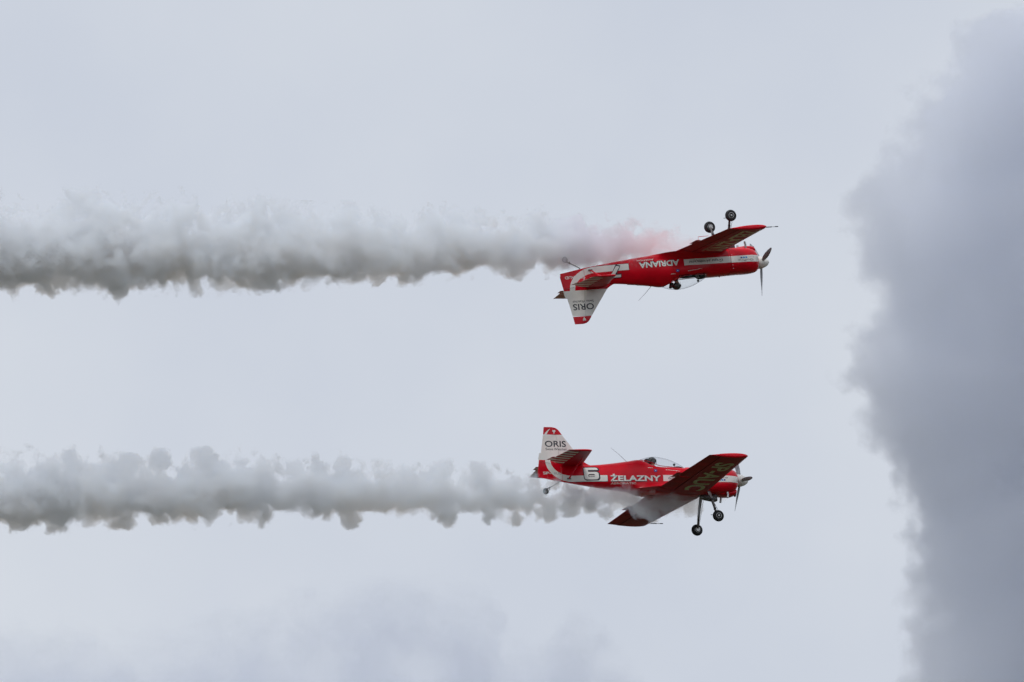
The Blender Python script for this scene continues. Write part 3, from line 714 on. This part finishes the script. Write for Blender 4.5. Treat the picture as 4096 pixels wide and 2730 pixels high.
def smoke_trail(seed, table, ref, slant, label, dens, warm, red_bounce=None, puffs=(), ysh=0.0):
    ca = 1 / math.sqrt(1 + slant * slant); k = 1 / PXM / ca
    T = [((X - ref[0]) * k, (ref[1] - a) / PXM, (ref[1] - b) / PXM) for X, a, b in table]; rnd = random.Random(seed * 11)
    extra = []
    X = 40
    while X < table[-1][0] - 500:          # curls boiling up along the top
        tp_ = next(a + (b_ - a) * 0 for (Xa, a, b_), (Xb, _, _) in zip(table, table[1:]) if Xa <= X <= Xb)
        extra.append((X, tp_ + rnd.uniform(-4, 42), rnd.uniform(20, 40))); X += rnd.uniform(75, 150)
    PF = [((X - ref[0]) * k, (ref[1] - Y) / PXM, r_ / PXM) for X, Y, r_ in tuple(puffs) + tuple(extra)]
    C = [(x, (a + b) / 2) for x, a, b in T]; H = [(x, (a - b) / 2) for x, a, b in T]
    x0, x1 = T[0][0], T[-1][0]
    zs = [c for _, c in C]; zlo, zhi = min(zs) - .1, max(zs) + .1
    g = NT('smoke'); P = g.tc; off = g.v_('ADD', P, (seed * 7.3, seed * 3.1, seed * 1.7))
    w1 = g.noise(off, 1.0, 2, .5).outputs['Color']; w1 = g.v_('SCALE', g.v_('SUBTRACT', w1, (.5, .5, .5)), .9)
    w2 = g.noise(g.v_('ADD', off, w1), 2.7, 3, .55).outputs['Color']; w2 = g.v_('SCALE', g.v_('SUBTRACT', w2, (.5, .5, .5)), .62)
    w1 = g.v_('ADD', w1, w2); q = g.v_('ADD', P, w1)
    sx = g.n('ShaderNodeSeparateXYZ'); g.put(sx.inputs[0], q); sp = g.n('ShaderNodeSeparateXYZ'); g.put(sp.inputs[0], P)
    c = g.curve(sp.outputs[0], C, x0, x1, zlo, zhi); h = g.curve(sp.outputs[0], H, x0, x1, 0, 1.6)
    dz = g.m_('DIVIDE', g.m_('SUBTRACT', sx.outputs[2], c), h); dy = g.m_('DIVIDE', g.m_('SUBTRACT', sx.outputs[1], ysh), h)
    rad = g.m_('SQRT', g.m_('ADD', g.m_('MULTIPLY', dz, dz), g.m_('MULTIPLY', dy, dy)))
    fb = g.noise(g.v_('ADD', off, g.v_('SCALE', w1, .5)), 2.0, 4, .56).outputs[0]
    up = g.m_('MULTIPLY_ADD', dz, .55, .25, clamp=True)          # wispier above, denser below
    A = g.m_('MULTIPLY_ADD', up, 3.7, 2.0)
    nf = g.m_('SUBTRACT', fb, .5); e_ = g.m_('ADD', g.m_('SUBTRACT', g.m_('MULTIPLY_ADD', up, -.26, 1.04), rad), g.m_('MULTIPLY', nf, A))
    q2 = g.v_('ADD', P, g.v_('ADD', g.v_('SCALE', w1, .45), g.v_('SCALE', w2, .4)))
    for px_, pz_, pr_ in PF:
        dv = g.v_('MULTIPLY', g.v_('SUBTRACT', q2, (px_, ysh, pz_)), (.74 / pr_, .8 / pr_, .80 / pr_))
        e2 = g.m_('MULTIPLY', g.m_('ADD', g.m_('SUBTRACT', 1.0, g.v_('LENGTH', dv)), g.m_('MULTIPLY', nf, 2.8)), 1.6); e_ = g.m_('MAXIMUM', e_, e2)
    kk = g.m_('MULTIPLY_ADD', up, -.6, 3.6)
    d = g.m_('MULTIPLY', e_, kk, clamp=True)
    fade = g.m_('MULTIPLY_ADD', sp.outputs[0], -.22, x1 * .22 + .06, clamp=True); d = g.m_('MULTIPLY', g.m_('MULTIPLY', d, fade), dens)
    vs = g.n('ShaderNodeVolumeScatter'); vs.inputs['Anisotropy'].default_value = .25
    va = g.n('ShaderNodeVolumeAbsorption'); va.inputs['Color'].default_value = (.0, .42, 1.0, 1)
    cn = g.noise(off, .9, 3).outputs[0]; cr = g.n('ShaderNodeValToRGB'); g.put(cr.inputs[0], cn)
    cr.color_ramp.elements[0].position = .38; cr.color_ramp.elements[0].color = (.74, .86, 1.0, 1); cr.color_ramp.elements[1].position = .66; cr.color_ramp.elements[1].color = (.88, .90, .93, 1)
    col = cr.outputs[0]
    if red_bounce:  # red light reflected off the plane, put into the smoke's scatter and absorption colour
        mxn = g.n('ShaderNodeMix', data_type='RGBA'); f_ = g.m_('MULTIPLY_ADD', sp.outputs[0], 1 / red_bounce[1], -red_bounce[0] / red_bounce[1], clamp=True); g.put(mxn.inputs[0], g.m_('MULTIPLY', f_, .8)); g.put(mxn.inputs[6], col); g.put(mxn.inputs[7], (.98, .62, .64, 1)); col = mxn.outputs[2]
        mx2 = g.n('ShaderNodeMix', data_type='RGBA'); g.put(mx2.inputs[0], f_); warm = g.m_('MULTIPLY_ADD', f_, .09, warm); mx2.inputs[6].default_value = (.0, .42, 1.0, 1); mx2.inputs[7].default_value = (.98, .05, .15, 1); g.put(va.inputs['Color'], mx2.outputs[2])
    g.put(vs.inputs['Color'], col); g.put(vs.inputs['Density'], d); g.put(va.inputs['Density'], g.m_('MULTIPLY', d, warm))
    ad = g.n('ShaderNodeAddShader'); g.put(ad.inputs[0], vs.outputs[0]); g.put(ad.inputs[1], va.outputs[0]); g.put(g.out.inputs['Volume'], ad.outputs[0])
    g.m.cycles.volume_step_rate = STEP_SMOKE
    # lumpy hull a little outside the smoke
    mb = MB(); rings = []; n_ = 28; nx = 150
    def lin(tb, x):
        for p, q_ in zip(tb, tb[1:]):
            if x <= q_[0]: return p[1] + (q_[1] - p[1]) * (x - p[0]) / (q_[0] - p[0])
        return tb[-1][1]
    for i in range(nx + 1):
        x = x0 + (x1 - x0 + .1) * i / nx; cc, hh = lin(C, x), lin(H, x); L = []
        for j in range(n_):
            a = 2 * math.pi * j / n_; dr = Vector((x, math.cos(a), math.sin(a)))
            nn = noise.noise(Vector((x * 1.1, math.cos(a) * 1.3, math.sin(a) * 1.3 + seed)))
            rr = hh * (1.30 + .25 * nn + (.18 if math.sin(a) > .2 else 0)) + .16
            for px_, pz_, pr_ in PF:
                if abs(x - px_) < pr_ * 1.7 + .15 and (pz_ - cc) * math.sin(a) > 0 and abs(math.sin(a)) > .7: rr = max(rr, (abs(pz_ - cc) + pr_ * 1.25 + .08))
            L.append((x, ysh + rr * math.cos(a), cc + rr * math.sin(a)))
        rings.append(L)
    mb.loft(rings, g.m); o = mb.build('smoke_trail'); o.matrix_world = frame_matrix((1, 0, slant), spot(*ref))
    o['label'] = label; o['category'] = 'smoke trail'; o['group'] = 'smoke trails behind the two planes'
    return o
STEP_SMOKE = .19
LOWT = [(-120, 1850, 2095), (0, 1850, 2090), (110, 1840, 2095), (230, 1840, 2090), (350, 1838, 2080), (500, 1838, 2085), (700, 1858, 2080), (900, 1835, 2075), (1050, 1855, 2060), (1200, 1865, 2055), (1360, 1855, 2070),
        (1500, 1875, 2055), (1650, 1875, 2070), (1750, 1870, 2060), (1900, 1895, 2065), (2000, 1900, 2060), (2150, 1922, 2060), (2300, 1938, 2062), (2450, 1938, 2055), (2550, 1945, 2060), (2650, 1952, 2070), (2740, 1955, 2045), (2820, 1962, 2035), (2880, 1972, 2010), (2925, 1982, 2002)]
LOWT = [(a, b + 9, c - 9) for a, b, c in LOWT]
UPT = [(-120, 850, 1165), (0, 845, 1165), (170, 875, 1150), (330, 835, 1138), (520, 860, 1158), (700, 848, 1142), (870, 870, 1145), (1050, 850, 1140), (1220, 880, 1130), (1430, 872, 1120), (1570, 895, 1110), (1730, 882, 1100),
       (1830, 865, 1090), (2000, 900, 1080), (2180, 885, 1082), (2350, 898, 1070), (2540, 890, 1055), (2700, 925, 1025), (2790, 950, 1008), (2860, 965, 995)]
smoke_trail(1, LOWT, (2993, 1924.5), 48 / 127.3, 'thick grey smoke trail streaming back under the upright lower plane', 4.6, .028, ysh=-.12, puffs=((2885, 1992, 14), (100, 2085, 38), (240, 2080, 42), (500, 2070, 36), (640, 2065, 34), (770, 2050, 30), (1050, 2055, 40), (1400, 2065, 36), (1790, 2055, 38), (1950, 2068, 22), (2060, 2065, 28), (2180, 2055, 34), (2290, 2050, 26), (2430, 2050, 28), (2610, 2045, 34), (2760, 2035, 32), (290, 1825, 30), (830, 1840, 40), (1370, 1860, 30), (1750, 1885, 34)))
smoke_trail(2, UPT, (3076, 1049), 49 / 126.5, 'thick grey smoke trail with reflected red light coloured in near the upside down upper plane', 4.6, .026, ysh=.25, red_bounce=(-7.0, 3.6), puffs=((5, 790, 34), (325, 795, 34), (300, 850, 40), (460, 880, 30), (705, 850, 38), (1055, 820, 26), (1060, 860, 30), (1185, 900, 34), (1420, 875, 40), (1570, 910, 36), (1750, 890, 45), (1850, 870, 34), (2160, 885, 36), (2300, 905, 28), (2545, 890, 20), (200, 1150, 30), (500, 1155, 40), (800, 1145, 28), (1110, 1130, 30), (1520, 1110, 30), (1640, 1100, 30), (2060, 1075, 24)))

# clouds stand kilometres away
CD = 6000.0; CK = DIST / CD * PXM
def cloud(label, pts, mode, depth, dens, col, amp, soft, ncl, far, seed, absorb, steps):
    """pts: edge of the cloud in photograph pixels; mode 'right': cloud fills to the right of the edge, 'below': under the edge"""
    ref = (3700, 1365) if mode == 'right' else (1400, 2500)
    L = [((X - (22 if mode == 'right' else 0) - ref[0]) / CK, (ref[1] - Y) / CK) for X, Y in pts]
    g = NT('cloud'); P = g.v_('ADD', g.v_('MULTIPLY', g.tc, (1, .09, 1)), (seed, seed * 2.0, 0)); sp = g.n('ShaderNodeSeparateXYZ')
    w1 = g.noise(P, ncl[0], 5, .55).outputs['Color']; w1 = g.v_('SCALE', g.v_('SUBTRACT', w1, (.5, .5, .5)), amp)
    g.put(sp.inputs[0], g.v_('ADD', g.tc, w1))
    if mode == 'right':
        tb = sorted((z, x) for x, z in L); u, v = sp.outputs[0], sp.outputs[2]
    else: tb = sorted(L); u, v = sp.outputs[2], sp.outputs[0]
    a0, a1 = tb[0][0], tb[-1][0]; b0, b1 = min(q[1] for q in tb) - 1, max(q[1] for q in tb) + 1
    e_ = g.curve(v, tb, a0, a1, b0, b1)
    ins = g.m_('SUBTRACT', u, e_) if mode == 'right' else g.m_('SUBTRACT', e_, u)
    yy = g.m_('MULTIPLY', g.m_('ABSOLUTE', sp.outputs[1]), .25); ins = g.m_('SUBTRACT', ins, g.m_('MULTIPLY', yy, .3))
    fb = g.noise(P, ncl[1], 5, .55).outputs[0]
    ins = g.m_('ADD', ins, g.m_('MULTIPLY', g.m_('SUBTRACT', fb, .5), amp * .8))
    d = g.m_('POWER', g.m_('MULTIPLY', ins, 1 / soft, clamp=True), 1.2)
    big = g.noise(P, ncl[2], 5, .5).outputs[0]; d = g.m_('MULTIPLY', d, g.m_('MULTIPLY_ADD', big, 3.6, -.85, clamp=True))
    pv = g.n('ShaderNodeVolumeScatter'); pv.inputs['Color'].default_value = (*col, 1); g.put(pv.inputs['Density'], g.m_('MULTIPLY', d, dens)); pv.inputs['Anisotropy'].default_value = .1
    va = g.n('ShaderNodeVolumeAbsorption'); va.inputs['Color'].default_value = (.16, .375, .88, 1); g.put(va.inputs['Density'], g.m_('MULTIPLY', d, dens * absorb))
    ad = g.n('ShaderNodeAddShader'); g.put(ad.inputs[0], pv.outputs[0]); g.put(ad.inputs[1], va.outputs[0]); g.put(g.out.inputs['Volume'], ad.outputs[0])
    g.m.cycles.volume_step_rate = steps
    mb = MB(); rings = []; mg = amp * .7
    n_ = 60
    def lin(x):
        for p, q_ in zip(tb, tb[1:]):
            if x <= q_[0]: return p[1] + (q_[1] - p[1]) * (x - p[0]) / (q_[0] - p[0])
        return tb[-1][1]
    for i in range(n_ + 1):
        t_ = a0 + (a1 - a0) * i / n_; ed = lin(t_); R_ = []
        near = (ed - mg) if mode == 'right' else (ed + mg); farx = far / CK
        for j in range(32):
            a = 2 * math.pi * j / 32; c_ = math.copysign(abs(math.cos(a)) ** .6, math.cos(a)); s_ = math.copysign(abs(math.sin(a)) ** .6, math.sin(a))
            mid, hf = (near + farx) / 2, (farx - near) / 2
            wob = 1 + .05 * noise.noise(Vector((t_ * .1, c_ * 2, s_ * 2 + seed)))
            if mode == 'right': R_.append((mid + hf * c_ * wob, depth * s_ * wob, t_))
            else: R_.append((t_, depth * s_ * wob, mid + hf * c_ * wob))
        rings.append(R_)
    mb.loft(rings, g.m); o = mb.build('cloud'); o.matrix_world = frame_matrix((1, 0, 0), spot(ref[0], ref[1], CD)); o['label'] = label; o['category'] = 'cloud'; o['group'] = 'clouds in the sky'
DE = [(4300, -500), (4200, -200), (4080, 0), (3960, 70), (3800, 130), (3770, 240), (3700, 340), (3590, 420), (3560, 560), (3470, 680), (3370, 770), (3330, 850), (3390, 960), (3400, 1080), (3450, 1170), (3430, 1290), (3400, 1400), (3330, 1510),
      (3440, 1620), (3490, 1780), (3530, 1900), (3590, 1990), (3640, 2090), (3610, 2230), (3590, 2370), (3610, 2520), (3580, 2650), (3560, 2900), (3700, 3300)]
cloud('large dark grey cloud towering along the right side of the sky', DE, 'right', 40, .075, (.89, .918, .975), 17, 11, (.10, .24, .045), 1500, 3.0, .085, .2)
PE = [(-900, 3300), (-400, 2650), (0, 2480), (400, 2470), (800, 2450), (1150, 2360), (1400, 2300), (1650, 2250), (1850, 2300), (2000, 2400), (2090, 2560), (2180, 2520), (2290, 2410), (2390, 2480), (2480, 2590), (2580, 2740), (2700, 2950), (2900, 3700)]
cloud('pale faint grey cloud low in the left part of the sky', PE, 'below', 25, .028, (.90, .92, .975), 14, 17, (.09, .2, .05), -1600, 9.0, .15, .2)
